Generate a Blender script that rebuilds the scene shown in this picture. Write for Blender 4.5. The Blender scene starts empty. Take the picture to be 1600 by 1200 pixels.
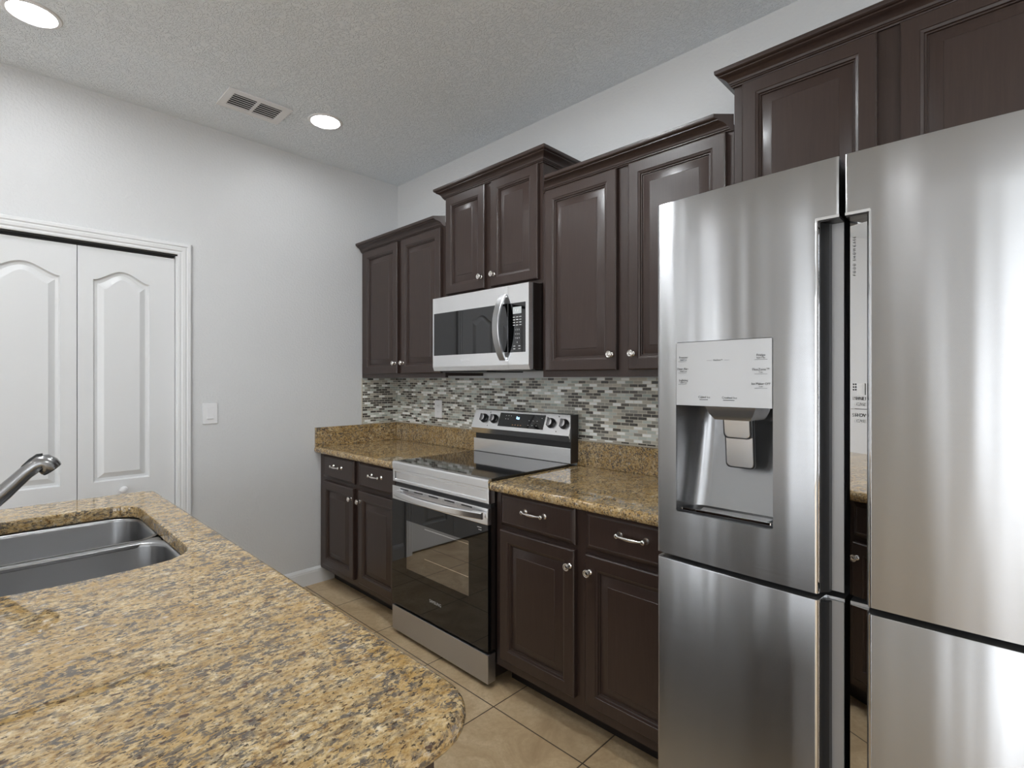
import bpy, bmesh, math, random
from mathutils import Vector, Matrix
random.seed(7)
SC = bpy.context.scene
COL = SC.collection
PI = math.pi

# ------------------------------------------------------------------ camera
cam_data = bpy.data.cameras.new('camera')
cam_data.sensor_width = 36.0
cam_data.lens = 808.88 / 1600 * 36.0
cam_data.shift_y = -6.9 / 1600
cam_data.clip_start = 0.02
cam = bpy.data.objects.new('camera', cam_data)
COL.objects.link(cam)
cam.location = (3.3725, -2.2111, 1.3643)
cam.rotation_euler = (PI / 2, 0, 0.77354)
SC.camera = cam

# ------------------------------------------------------------------ sky, exposure
RX, RY, CZ = 6.8, -6.8, 2.834          # room extents: right wall, front wall, ceiling
world = bpy.data.worlds.new('sky')
SC.world = world
world.use_nodes = True
bgn = world.node_tree.nodes['Background']
bgn.inputs[0].default_value = (0.90, 0.95, 1.0, 1)
bgn.inputs[1].default_value = 2.9
SC.view_settings.view_transform = 'Standard'
SC.view_settings.look = 'None'
SC.view_settings.gamma = 1.0
SC.view_settings.use_curve_mapping = False
SC.view_settings.exposure = 1.12
SC.cycles.max_bounces = 10
SC.cycles.diffuse_bounces = 6
SC.cycles.sample_clamp_indirect = 8.0
SC.cycles.caustics_reflective = False
SC.cycles.caustics_refractive = False

# openings added out of view for daylight and fridge streaks: front, right, left walls
FRONT_OPEN = [(0.95, 1.55, 0.30, 2.30), (3.12, 3.36, 0.30, 2.25), (3.78, 6.35, 0.02, 2.45)]     # x0 x1 z0 z1
RIGHT_OPEN = [(-6.4, -4.4, 0.30, 2.40)]                                # y0 y1 z0 z1
LEFT_OPEN = [(-6.20, -5.55, 0.02, 2.40)]
def portal(loc, rot, sx, sy):
    d = bpy.data.lights.new('daylight_portal', 'AREA')
    d.shape = 'RECTANGLE'; d.size = sx; d.size_y = sy
    d.cycles.is_portal = True
    o = bpy.data.objects.new('daylight_portal', d); COL.objects.link(o)
    o.location = loc; o.rotation_euler = rot
for x0, x1, z0, z1 in FRONT_OPEN:
    portal(((x0 + x1) / 2, RY - 0.13, (z0 + z1) / 2), (PI / 2, 0, 0), x1 - x0, z1 - z0)
for y0, y1, z0, z1 in RIGHT_OPEN:
    portal((RX + 0.13, (y0 + y1) / 2, (z0 + z1) / 2), (PI / 2, 0, PI / 2), y1 - y0, z1 - z0)

for y0, y1, z0, z1 in LEFT_OPEN:
    portal((-0.13, (y0 + y1) / 2, (z0 + z1) / 2), (PI / 2, 0, -PI / 2), y1 - y0, z1 - z0)

# ------------------------------------------------------------------ materials
class NT:
    def __init__(s, name):
        s.m = bpy.data.materials.new(name); s.m.use_nodes = True
        s.t = s.m.node_tree; s.t.nodes.clear()
        s.out = s.n('ShaderNodeOutputMaterial')
    def n(s, typ, **kw):
        nd = s.t.nodes.new(typ)
        for k, v in kw.items():
            setattr(nd, k, v)
        return nd
    def l(s, a, b): s.t.links.new(a, b)
    def setv(s, nd, **kw):
        for k, v in kw.items():
            nd.inputs[k.replace('_', ' ')].default_value = v
    def bsdf(s, col=(.5, .5, .5), rough=.5, metal=0.0, **kw):
        b = s.n('ShaderNodeBsdfPrincipled')
        b.inputs['Base Color'].default_value = (*col, 1)
        b.inputs['Roughness'].default_value = rough
        b.inputs['Metallic'].default_value = metal
        for k, v in kw.items():
            b.inputs[k.replace('_', ' ')].default_value = v
        s.l(b.outputs[0], s.out.inputs[0])
        s.b = b
        return b
    def coord(s, scale=(1, 1, 1), rot=(0, 0, 0), loc=(0, 0, 0), src='Object'):
        tc = s.n('ShaderNodeTexCoord'); mp = s.n('ShaderNodeMapping')
        mp.inputs['Scale'].default_value = scale; mp.inputs['Rotation'].default_value = rot
        mp.inputs['Location'].default_value = loc
        s.l(tc.outputs[src], mp.inputs[0])
        return mp.outputs[0]
    def noise(s, vec, scale, detail=4, rough=.55, dist=0.0):
        nd = s.n('ShaderNodeTexNoise')
        nd.inputs['Scale'].default_value = scale; nd.inputs['Detail'].default_value = detail
        nd.inputs['Roughness'].default_value = rough; nd.inputs['Distortion'].default_value = dist
        s.l(vec, nd.inputs['Vector'])
        return nd.outputs['Fac']
    def ramp(s, fac, stops, const=False):
        nd = s.n('ShaderNodeValToRGB'); cr = nd.color_ramp
        if const: cr.interpolation = 'CONSTANT'
        while len(cr.elements) < len(stops): cr.elements.new(0.5)
        for e, (p, c) in zip(cr.elements, stops):
            e.position = p
            e.color = (*c, 1) if not isinstance(c, (int, float)) else (c, c, c, 1)
        s.l(fac, nd.inputs[0])
        return nd.outputs[0]
    def mix(s, fac, a, b):
        nd = s.n('ShaderNodeMix', data_type='RGBA')
        for sock, v in ((0, fac), (6, a), (7, b)):
            if isinstance(v, (int, float)): nd.inputs[sock].default_value = v
            elif isinstance(v, tuple): nd.inputs[sock].default_value = (*v, 1)
            else: s.l(v, nd.inputs[sock])
        return nd.outputs[2]
    def math(s, op, a, b=0.0):
        nd = s.n('ShaderNodeMath', operation=op)
        for i, v in ((0, a), (1, b)):
            if isinstance(v, (int, float)): nd.inputs[i].default_value = v
            else: s.l(v, nd.inputs[i])
        return nd.outputs[0]
    def bump(s, h, strength=.3, dist=.002):
        nd = s.n('ShaderNodeBump')
        nd.inputs['Strength'].default_value = strength; nd.inputs['Distance'].default_value = dist
        s.l(h, nd.inputs['Height'])
        s.l(nd.outputs[0], s.b.inputs['Normal'])
        return nd

def plain(name, col, rough=.5, metal=0.0, **kw):
    t = NT(name); t.bsdf(col, rough, metal, **kw); return t.m

MT = {}
ROT = .25
def make_materials():
    # orange peel wall paint
    t = NT('wall_paint'); t.bsdf((.655, .66, .665), .5)
    v = t.coord()
    t.bump(t.ramp(t.noise(v, 75, 3, .5), [(.42, 0.0), (.62, 1.0)]), .35, .0018); MT['wall'] = t.m
    # knock-down textured ceiling
    t = NT('ceiling_paint'); t.bsdf((.87, .92, .97), .8)
    v = t.coord()
    h = t.ramp(t.noise(v, 46, 4, .6, 1.6), [(.47, 0.0), (.56, 1.0)])
    t.bump(h, .75, .004); MT['ceiling'] = t.m
    MT['trim'] = plain('white_trim_paint', (.73, .735, .74), .3)
    # moulded closet door with faint wood grain
    t = NT('white_door_paint'); t.bsdf((.70, .705, .71), .34)
    v = t.coord((30, 30, 1.5))
    t.bump(t.noise(v, 6, 4, .6), .12, .001); MT['door'] = t.m
    MT['white_plastic'] = plain('white_plastic', (.78, .78, .79), .3)
    MT['dark_void'] = plain('dark_interior', (.02, .02, .02), .8)
    # espresso stained wood
    t = NT('espresso_wood'); t.bsdf((.036, .0215, .0172), .36, Coat_Weight=.12, Coat_Roughness=.2, Specular_IOR_Level=.42)
    v = t.coord((14, 14, .8))
    n = t.noise(v, 10, 5, .65)
    t.l(t.ramp(n, [(.3, (.0315, .0184, .0146)), (.7, (.0415, .0252, .0205))]), t.b.inputs['Base Color'])
    t.bump(n, .06, .0006); MT['wood'] = t.m
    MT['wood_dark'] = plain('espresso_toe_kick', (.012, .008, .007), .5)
    # granite
    t = NT('granite'); t.bsdf((.4, .3, .2), .03, IOR=1.56)
    v = t.coord((1.0, .62, 1.0), (0, 0, .75))
    fine = t.noise(v, 170, 3, .7, .3)
    mid = t.math('ADD', t.math('MULTIPLY', t.noise(v, 58, 5, .72, .5), .62), t.math('MULTIPLY', fine, .38))
    base = t.ramp(mid, [(.36, (.15, .078, .024)), (.43, (.33, .205, .082)), (.495, (.49, .345, .165)), (.56, (.62, .47, .265)), (.65, (.72, .61, .44))])
    big = t.noise(v, 9, 4, .65, .8)
    tint = t.mix(t.ramp(big, [(.42, 0.0), (.62, .6)]), base, (.42, .255, .080))
    clus = t.ramp(t.noise(v, 19, 5, .70, .9), [(.40, .12), (.56, 1.0)])
    gm = t.math('MULTIPLY', t.ramp(t.noise(v, 112, 4, .74, .4), [(.475, 0.0), (.54, 1.0)]), clus)
    c2 = t.mix(t.math('MULTIPLY', gm, .92), tint, (.092, .084, .078))
    bk = t.ramp(t.noise(v, 150, 3, .68), [(.57, 0.0), (.625, .92)])
    c3 = t.mix(bk, c2, (.042, .030, .021))
    rd = t.ramp(t.noise(v, 78, 2, .55), [(.655, 0.0), (.69, .92)])
    c4 = t.mix(rd, c3, (.070, .036, .022))
    wq = t.ramp(t.noise(t.coord((1, .5, 1), (0, 0, .75), (3.1, 1.7, .3)), 70, 4, .65), [(.62, 0.0), (.70, .6)])
    c5 = t.mix(wq, c4, (.66, .60, .50))
    t.l(c5, t.b.inputs['Base Color']); MT['granite'] = t.m
    # floor tile: 46 cm travertine look
    t = NT('floor_tile'); t.bsdf((.4, .3, .2), .38)
    v = t.coord(loc=(-0.907 + .46 * 4, 0.66 + .46 * 20, 0))
    br = t.n('ShaderNodeTexBrick'); br.offset = 0.0; br.squash = 1.0
    br.inputs['Scale'].default_value = 1.0; br.inputs['Brick Width'].default_value = .457; br.inputs['Row Height'].default_value = .457
    br.inputs['Mortar Size'].default_value = .003; br.inputs['Mortar Smooth'].default_value = .2
    br.inputs['Color1'].default_value = (0, 0, 0, 1); br.inputs['Color2'].default_value = (1, 1, 1, 1)
    t.l(v, br.inputs['Vector'])
    n1 = t.noise(v, 5, 6, .65, .9); n2 = t.noise(v, 55, 4, .7)
    c = t.ramp(n1, [(.30, (.37, .250, .135)), (.5, (.53, .385, .225)), (.68, (.66, .51, .325))])
    c = t.mix(t.ramp(n2, [(.42, 0.0), (.62, .40)]), c, (.38, .265, .145))
    c = t.mix(t.math('MULTIPLY', br.outputs['Color'], .22), c, (.38, .29, .19))
    c = t.mix(br.outputs['Fac'], c, (.085, .058, .034))
    t.l(c, t.b.inputs['Base Color'])
    t.bump(t.math('ADD', t.math('MULTIPLY', br.outputs['Fac'], -1.0), t.math('MULTIPLY', n2, .12)), .5, .002); MT['tile_floor'] = t.m
    # mosaic backsplash from UV metres
    t = NT('glass_mosaic'); t.bsdf((.4, .4, .4), .16)
    v = t.coord(src='UV')
    br = t.n('ShaderNodeTexBrick'); br.offset = 0.5
    br.inputs['Scale'].default_value = 1.0; br.inputs['Brick Width'].default_value = .0475; br.inputs['Row Height'].default_value = .0158
    br.inputs['Mortar Size'].default_value = .0013; br.inputs['Mortar Smooth'].default_value = .1
    br.inputs['Bias'].default_value = 0.0
    br.inputs['Color1'].default_value = (0, 0, 0, 1); br.inputs['Color2'].default_value = (1, 1, 1, 1); br.inputs['Mortar'].default_value = (.5, .5, .5, 1)
    t.l(v, br.inputs['Vector'])
    pal = t.ramp(br.outputs['Color'], [(0.0, (.060, .054, .047)), (.16, (.11, .10, .088)), (.30, (.42, .395, .34)), (.40, (.53, .57, .53)),
                                       (.50, (.30, .295, .26)), (.59, (.64, .68, .64)), (.69, (.53, .495, .42)), (.77, (.95, .96, .94)), (.90, (.38, .415, .385))], const=True)
    n = t.noise(v, 160, 3, .6)
    pal = t.mix(t.ramp(n, [(.4, 0.0), (.7, .15)]), pal, (.42, .41, .37))
    c = t.mix(br.outputs['Fac'], pal, (.68, .64, .55))
    t.l(c, t.b.inputs['Base Color'])
    t.l(t.math('ADD', t.math('MULTIPLY', br.outputs['Fac'], .5), .14), t.b.inputs['Roughness'])
    t.bump(t.math('MULTIPLY', br.outputs['Fac'], -1.0), .5, .001); MT['mosaic'] = t.m
    MT['grout_edge'] = plain('beige_grout', (.52, .47, .38), .7)
    # steels
    def steel(name, col, rough, aniso, wav=0.0, wscale=(7, 7, .45), brush=.012):
        t = NT(name); t.bsdf(col, rough, 1.0)
        t.b.inputs['Anisotropic'].default_value = aniso
        t.b.inputs['Anisotropic Rotation'].default_value = ROT
        tg = t.n('ShaderNodeTangent', direction_type='UV_MAP'); t.l(tg.outputs[0], t.b.inputs['Tangent'])
        v = t.coord((3, 3, 700)); n = t.noise(v, 1.0, 3, .6)
        t.l(t.math('ADD', t.math('MULTIPLY', n, .06), rough - .03), t.b.inputs['Roughness'])
        if wav:
            w = t.noise(t.coord(wscale), 1.0, 2, .5)
            t.bump(w, wav, .02)
        return t.m
    MT['steel_fridge'] = steel('brushed_steel_fridge', (.45, .45, .455), .25, .95, .3, (6, 6, .35))
    MT['steel'] = steel('brushed_steel', (.92, .92, .93), .24, .6, .03)
    MT['steel_handle'] = steel('brushed_steel_handle', (.42, .42, .425), .33, .4)
    MT['steel_drawer'] = steel('satin_steel', (.50, .50, .52), .34, .5)
    MT['steel_dark'] = steel('dark_steel', (.22, .22, .23), .3, .5)
    MT['sink_steel'] = steel('satin_sink_steel', (.36, .36, .365), .33, .5)
    MT['panel_grey'] = plain('silver_plastic', (.50, .50, .505), .30, .55)
    MT['cavity_grey'] = plain('grey_satin_plastic', (.36, .36, .365), .24, .85)
    MT['handle_grey'] = plain('satin_grey_metal', (.36, .36, .365), .42, .6)
    MT['chrome'] = plain('polished_chrome', (.80, .80, .81), .04, 1.0)
    MT['mirror'] = plain('polished_steel_panel', (.80, .80, .81), .015, 1.0)
    MT['nickel'] = plain('satin_nickel', (.72, .69, .66), .22, 1.0)
    MT['faucet'] = plain('brushed_stainless_faucet', (.33, .33, .335), .24, 1.0)
    MT['black'] = plain('black_plastic', (.012, .012, .013), .35)
    MT['rubber'] = plain('black_rubber', (.01, .01, .01), .7)
    MT['side_black'] = plain('black_enamel', (.014, .010, .009), .28)
    MT['black_glass'] = plain('black_glass', (.006, .006, .007), .03, 0.0, IOR=1.52)
    MT['mw_glass'] = plain('smoked_mirror_glass', (.085, .085, .087), .03, 1.0)
    MT['cooktop_glass'] = plain('black_ceramic_glass', (.010, .010, .011), .05, 0.0, IOR=1.65)
    t = NT('oven_door_glass'); t.bsdf((.004, .004, .0045), .02, IOR=1.6); MT['oven_glass'] = t.m
    t = NT('coated_oven_window')
    g = t.n('ShaderNodeBsdfGlossy'); g.inputs['Color'].default_value = (.52, .52, .53, 1); g.inputs['Roughness'].default_value = .02
    tr = t.n('ShaderNodeBsdfTransparent'); tr.inputs['Color'].default_value = (.55, .55, .55, 1)
    mx = t.n('ShaderNodeMixShader'); mx.inputs[0].default_value = .55
    t.l(tr.outputs[0], mx.inputs[1]); t.l(g.outputs[0], mx.inputs[2]); t.l(mx.outputs[0], t.out.inputs[0]); MT['oven_window'] = t.m
    t = NT('window_glass')
    g = t.n('ShaderNodeBsdfGlossy'); g.inputs['Roughness'].default_value = .01
    tr = t.n('ShaderNodeBsdfTransparent'); mx = t.n('ShaderNodeMixShader'); mx.inputs[0].default_value = .06
    t.l(tr.outputs[0], mx.inputs[1]); t.l(g.outputs[0], mx.inputs[2]); t.l(mx.outputs[0], t.out.inputs[0]); MT['pane'] = t.m
    def emit(name, col, s):
        t = NT(name); e = t.n('ShaderNodeEmission'); e.inputs[0].default_value = (*col, 1); e.inputs[1].default_value = s
        t.l(e.outputs[0], t.out.inputs[0]); return t.m
    MT['lamp'] = emit('lit_lamp_lens', (.95, .975, 1.0), 22.0)
    MT['lamp_fill'] = emit('fill_lamp_lens', (.92, .965, 1.0), 125.0)  # lens for unseen added fill downlights, far stronger than the others
    MT['lcd_blue'] = emit('blue_display', (.30, .55, 1.0), 1.6)
    MT['lcd_grey'] = emit('grey_display', (.75, .80, .80), .35)
    MT['ink'] = plain('dark_print', (.06, .06, .06), .6)
    MT['ink_light'] = plain('pale_print', (.55, .55, .55), .4)
    MT['ink_white'] = plain('white_print', (.82, .82, .82), .4)
    MT['ink_amber'] = plain('amber_print', (.40, .20, .10), .5)
make_materials()

# ------------------------------------------------------------------ mesh helper
class MB:
    def __init__(s): s.bm = bmesh.new()
    def box(s, x0, x1, y0, y1, z0, z1, bev=0.0, seg=2):
        r = bmesh.ops.create_cube(s.bm, size=1.0)
        vs = r['verts']
        for v in vs:
            v.co = Vector((x0 + (v.co.x + .5) * (x1 - x0), y0 + (v.co.y + .5) * (y1 - y0), z0 + (v.co.z + .5) * (z1 - z0)))
        if bev > 0:
            es = list({e for v in vs for e in v.link_edges})
            bmesh.ops.bevel(s.bm, geom=es, offset=bev, segments=seg, profile=.5, affect='EDGES', clamp_overlap=True)
        return s
    def loops(s, rings, cap0=True, cap1=True, close=True):
        vr = [[s.bm.verts.new(p) for p in r] for r in rings]
        for a, b in zip(vr[:-1], vr[1:]):
            n = len(a)
            for i in range(n if close else n - 1):
                j = (i + 1) % n
                try: s.bm.faces.new((a[i], a[j], b[j], b[i]))
                except ValueError: pass
        if close and cap0: s.bm.faces.new(list(reversed(vr[0])))
        if close and cap1: s.bm.faces.new(vr[-1])
        return vr
    def prism(s, poly, axis, a, b):
        def P(p, t):
            return {'x': (t, p[0], p[1]), 'y': (p[0], t, p[1]), 'z': (p[0], p[1], t)}[axis]
        s.loops([[P(p, a) for p in poly], [P(p, b) for p in poly]])
        return s
    def lathe(s, prof, org=(0, 0, 0), axis=(0, 0, 1), n=24):
        ax = Vector(axis).normalized()
        q = ax.to_track_quat('Z', 'Y')
        o = Vector(org)
        rings = [[o + q @ Vector((max(r, 1e-5) * math.cos(2 * PI * i / n), max(r, 1e-5) * math.sin(2 * PI * i / n), h)) for i in range(n)] for r, h in prof]
        s.loops(rings)
        return s
    def tube(s, pts, rad, n=14, sy=1.0, up=(0, 0, 1)):
        pts = [Vector(p) for p in pts]
        if not isinstance(rad, (list, tuple)): rad = [rad] * len(pts)
        rings = []
        for i, p in enumerate(pts):
            d = (pts[min(i + 1, len(pts) - 1)] - pts[max(i - 1, 0)]).normalized()
            u = Vector(up); side = d.cross(u)
            if side.length < 1e-4: side = d.cross(Vector((1, 0, 0)))
            side.normalize(); vv = side.cross(d).normalized()
            rings.append([p + side * (rad[i] * math.cos(2 * PI * k / n)) + vv * (rad[i] * sy * math.sin(2 * PI * k / n)) for k in range(n)])
        s.loops(rings)
        return s
    def sweep(s, path, prof, close=False):
        """path: list of (x,y,(mx,my)) with mitre vectors; prof: (out, z)"""
        rings = [[(x + m[0] * o, y + m[1] * o, z) for o, z in prof] for x, y, m in path]
        s.loops(rings)
        return s
    def xf(s, M): bmesh.ops.transform(s.bm, matrix=M, verts=s.bm.verts); return s

def wloc(o):
    p = Vector((0, 0, 0))
    while o is not None:
        p += o.location; o = o.parent
    return p

def finish_mesh(name, bm, mat, ang=35, flat=True):
    bmesh.ops.recalc_face_normals(bm, faces=bm.faces)
    uvl = bm.loops.layers.uv.new('UVMap')
    for f in bm.faces:
        n = f.normal
        a = (abs(n.x), abs(n.y), abs(n.z)); k = a.index(max(a))
        for lp in f.loops:
            c = lp.vert.co
            lp[uvl].uv = (c.y, c.z) if k == 0 else ((c.x, c.z) if k == 1 else (c.x, c.y))
    me = bpy.data.meshes.new(name)
    bm.to_mesh(me); bm.free()
    me.set_sharp_from_angle(angle=math.radians(ang))
    if flat:
        for p in me.polygons:
            if p.area > 2e-4 and max(abs(c) for c in p.normal) > .9999: p.use_smooth = False
    if me.normals_domain == 'FACE':
        for p in me.polygons: p.use_smooth = False
    if mat: me.materials.append(MT[mat] if isinstance(mat, str) else mat)
    return me

def obj(name, mb, mat, parent=None, ang=35, origin=None, flat=True):
    """one mesh object; vertices given in world coordinates"""
    base = Vector(origin) if origin is not None else wloc(parent)
    bmesh.ops.translate(mb.bm, verts=mb.bm.verts, vec=-base)
    me = finish_mesh(name, mb.bm, mat, ang, flat)
    o = bpy.data.objects.new(name, me); COL.objects.link(o)
    if parent is not None:
        o.parent = parent; o.location = base - wloc(parent)
    else:
        o.location = base
    return o

def inst(name, me, parent, loc, rz=0.0):
    o = bpy.data.objects.new(name, me); COL.objects.link(o)
    o.parent = parent; o.location = Vector(loc) - wloc(parent); o.rotation_euler = (0, 0, rz)
    return o

def thing(name, label, cat, loc, group=None):
    o = bpy.data.objects.new(name, None); COL.objects.link(o)
    o.location = loc; o.empty_display_size = .1
    o['label'] = label; o['category'] = cat
    if group: o['group'] = group
    return o
def tag(o, label, cat, group=None):
    o['label'] = label; o['category'] = cat
    if group: o['group'] = group
    return o
def struct(o): o['kind'] = 'structure'; return o

def cut(o, mb):
    """boolean difference, baked into the object's mesh"""
    base = wloc(o)
    bmesh.ops.translate(mb.bm, verts=mb.bm.verts, vec=-base)
    bmesh.ops.recalc_face_normals(mb.bm, faces=mb.bm.faces)
    me = bpy.data.meshes.new('cutter'); mb.bm.to_mesh(me); mb.bm.free()
    c = bpy.data.objects.new('cutter', me); COL.objects.link(c); c.location = base
    md = o.modifiers.new('b', 'BOOLEAN'); md.operation = 'DIFFERENCE'; md.object = c; md.solver = 'EXACT'
    dg = bpy.context.evaluated_depsgraph_get(); dg.update()
    new = bpy.data.meshes.new_from_object(o.evaluated_get(dg), depsgraph=dg)
    o.modifiers.clear(); mats = [m for m in o.data.materials]
    o.data = new
    if not new.materials:
        for m in mats: new.materials.append(m)
    for p in new.polygons: p.use_smooth = True
    new.set_sharp_from_angle(angle=math.radians(35))
    bpy.data.objects.remove(c)

def lettering(text, size, loc, mat, parent, name='lettering', face='-y', align='CENTER', rot=0.0, sx=1.0, tilt=0.0):
    cu = bpy.data.curves.new('t', 'FONT'); cu.body = text; cu.size = size; cu.align_x = align; cu.align_y = 'CENTER'
    cu.extrude = .0002
    cu.resolution_u = 3
    to = bpy.data.objects.new('t', cu); COL.objects.link(to)
    dg = bpy.context.evaluated_depsgraph_get(); dg.update()
    me = bpy.data.meshes.new_from_object(to.evaluated_get(dg), depsgraph=dg)
    bpy.data.objects.remove(to)
    me.name = name
    M = Matrix.Rotation(PI / 2 + tilt, 4, 'X') @ Matrix.Rotation(rot, 4, 'Z') @ Matrix.Diagonal((sx, 1, 1, 1))
    if face == '-x': M = Matrix.Rotation(-PI / 2, 4, 'Z') @ M
    me.transform(M)
    me.materials.clear(); me.materials.append(MT[mat])
    o = bpy.data.objects.new(name, me); COL.objects.link(o)
    o.parent = parent; o.location = Vector(loc) - wloc(parent)
    return o

# ------------------------------------------------------------------ joinery builders (facing -Y)
DOOR_RINGS = [(0, 0.0), (.0, .0185), (.004, .0220), (.046, .0220), (.0475, .0200), (.052, .0185), (.055, .0175), (.057, .0128), (.061, .0122), (.0625, .0075), (.066, .0075), (.068, .0085), (.098, .0175), (.0995, .0190), (.101, .0190)]
DRAWER_RINGS = [(0, 0.0), (0, .011), (.003, .0135), (.015, .0195), (.0175, .0195), (.0185, .0185), (.020, .0185)]
def raised_panel(x0, x1, z0, z1, yback, rings=DOOR_RINGS, sgn=-1):
    mb = MB()
    rg = []
    for i, d in rings:
        y = yback + sgn * d
        rg.append([(x0 + i, y, z0 + i), (x1 - i, y, z0 + i), (x1 - i, y, z1 - i), (x0 + i, y, z1 - i)])
    mb.loops(rg)
    return mb

def knob_mesh():
    mb = MB()
    mb.lathe([(.0, 0), (.0095, 0), (.0100, .0015), (.0085, .0030), (.0060, .0045), (.0050, .009), (.0052, .013), (.0075, .0165), (.0120, .0185), (.0145, .0205),
              (.0150, .0225), (.0140, .0245), (.0122, .0252), (.0112, .0244), (.0088, .0244), (.0080, .0258), (.0052, .0264), (.0045, .0256), (.0026, .0258), (.0, .0262)], (0, 0, 0), (0, -1, 0), 22)
    return finish_mesh('knob', mb.bm, 'nickel', 40)
def pull_mesh():
    mb = MB()
    L = .052
    for sx in (-1, 1):
        mb.lathe([(.0, 0), (.0115, 0), (.0122, .002), (.0105, .0045), (.0075, .007), (.0062, .013), (.0068, .019), (.0085, .022), (.0090, .0255), (.0075, .0285), (.0045, .0297), (0, .030)], (sx * L, 0, 0), (0, -1, 0), 16)
    pts, rad = [], []
    for i in range(21):
        u = i / 20 * 2 - 1
        x = u * (L + .002)
        pts.append((x, -.024 - .005 * (1 - u * u), -.0015 * (1 - u * u)))
        a = abs(u)
        rad.append(.0044 + .0022 * math.exp(-(u / .42) ** 4) - .0006 * math.exp(-((a - .72) / .1) ** 2))
    mb.tube(pts, rad, 12)
    return finish_mesh('pull', mb.bm, 'nickel', 50)
KNOB, PULL = knob_mesh(), pull_mesh()

def frame_mb(x0, x1, z0, z1, yf, rails, stiles, t=.02):
    """face frame made of rails (z0,z1) full width and stiles (x0,x1)"""
    mb = MB()
    for a, b in stiles: mb.box(a, b, yf, yf + t, z0, z1)
    for a, b in rails: mb.box(x0, x1, yf + .0002, yf + t, a, b)
    return mb

def base_cabinet(name, label, x0, x1, yf, doors, door_z, drawers, drawer_z, loc, bottom=.10, top=.876, toe_y=-.515):
    t = thing(name, label, 'cabinet', loc)
    body = MB()
    body.box(x0, x1, yf + .02, -.005, bottom, top)
    obj('carcass', body, 'wood', t)
    xs = sorted({x0, x1})
    m = (doors[0][1] + doors[1][0]) / 2
    fr = MB()
    fr.box(x0, x1, yf, yf + .0195, bottom, top)
    obj('face_frame', fr, 'wood', t)
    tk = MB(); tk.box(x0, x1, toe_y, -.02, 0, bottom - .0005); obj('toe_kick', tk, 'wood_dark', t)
    for i, (a, b) in enumerate(doors):
        d = obj('door', raised_panel(a, b, door_z[0], door_z[1], yf - .0005), 'wood', t, 25)
        kx = b - .020 if i == 0 else a + .022
        inst('knob', KNOB, d, (kx, yf - .0222, door_z[1] - .062))
    for a, b in drawers:
        d = obj('drawer', raised_panel(a, b, drawer_z[0], drawer_z[1], yf - .0005, DRAWER_RINGS), 'wood', t, 25)
        inst('pull', PULL, d, ((a + b) / 2, yf - .0189, (drawer_z[0] + drawer_z[1]) / 2 + .012))
    return t

CROWN = [(0, 0), (.006, 0), (.0075, .004), (.0115, .0065), (.0115, .010), (.0145, .0115), (.0165, .018), (.0225, .026), (.031, .0325), (.0395, .036), (.0415, .0375), (.0415, .0415), (.0475, .0435), (.0515, .0470), (.0525, .052), (.0525, .060), (0, .060)]
def crown_mb(x0, x1, yf, z0, left, right, ks=1.0):
    """left/right: 'return' (mitred back to the wall), 'die' (cut back at 45 degrees), 'wall' (square)"""
    prof = [(o * ks, z0 + z) for o, z in CROWN]
    path = []
    if left == 'return': path += [(x0, -.004, (-1, 0)), (x0, yf, (-1, -1))]
    elif left == 'die': path += [(x0, yf, (1, -1))]
    else: path += [(x0, yf, (0, -1))]
    if right == 'return': path += [(x1, yf, (1, -1)), (x1, -.004, (1, 0))]
    elif right == 'die': path += [(x1, yf, (-1, -1))]
    else: path += [(x1, yf, (0, -1))]
    mb = MB(); mb.sweep(path, prof)
    return mb

def wall_cabinet(name, label, x0, x1, z0, z1, doors, door_z, crown_z, left, right, knob_z, loc, yf=-.305, knobs=True):
    t = thing(name, label, 'cabinet', loc)
    b = MB(); b.box(x0, x1, yf + .02, -.005, z0 + .012, z1); obj('carcass', b, 'wood', t)
    f = MB(); f.box(x0, x1, yf, yf + .0195, z0, z1); obj('face_frame', f, 'wood', t)
    for i, (a, c) in enumerate(doors):
        d = obj('door', raised_panel(a, c, door_z[0], door_z[1], yf - .0005), 'wood', t, 25)
        if knobs:
            inst('knob', KNOB, d, (c - .022 if i == 0 else a + .024, yf - .0222, knob_z))
    obj('crown_moulding', crown_mb(x0 if left != 'die' else x0 + .001, x1, yf - .001, crown_z, left, right), 'wood', t, 18)
    return t

# ================================================================== ROOM SHELL
def wall_along_x(name, y0, y1, x0, x1, z1, openings, mat='wall'):
    """wall parallel to X with rectangular openings (a0,a1,z0,z1)"""
    mb = MB(); x = x0
    for a0, a1, b0, b1 in sorted(openings):
        if a0 > x: mb.box(x, a0, y0, y1, 0, z1)
        if b0 > 0.001: mb.box(a0, a1, y0, y1, 0, b0)
        mb.box(a0, a1, y0, y1, b1, z1)
        x = a1
    mb.box(x, x1, y0, y1, 0, z1)
    return mb
fl = MB(); fl.box(-.9, RX + .15, RY - .15, .15, -.12, 0); struct(obj('floor', fl, 'tile_floor'))
ce = MB(); ce.box(-.9, RX + .15, RY - .15, .15, CZ, CZ + .1)
struct(obj('ceiling', ce, 'ceiling'))
wb = MB(); wb.box(-.12, RX + .12, 0, .12, 0, CZ); struct(obj('wall_back', wb, 'wall'))
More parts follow.
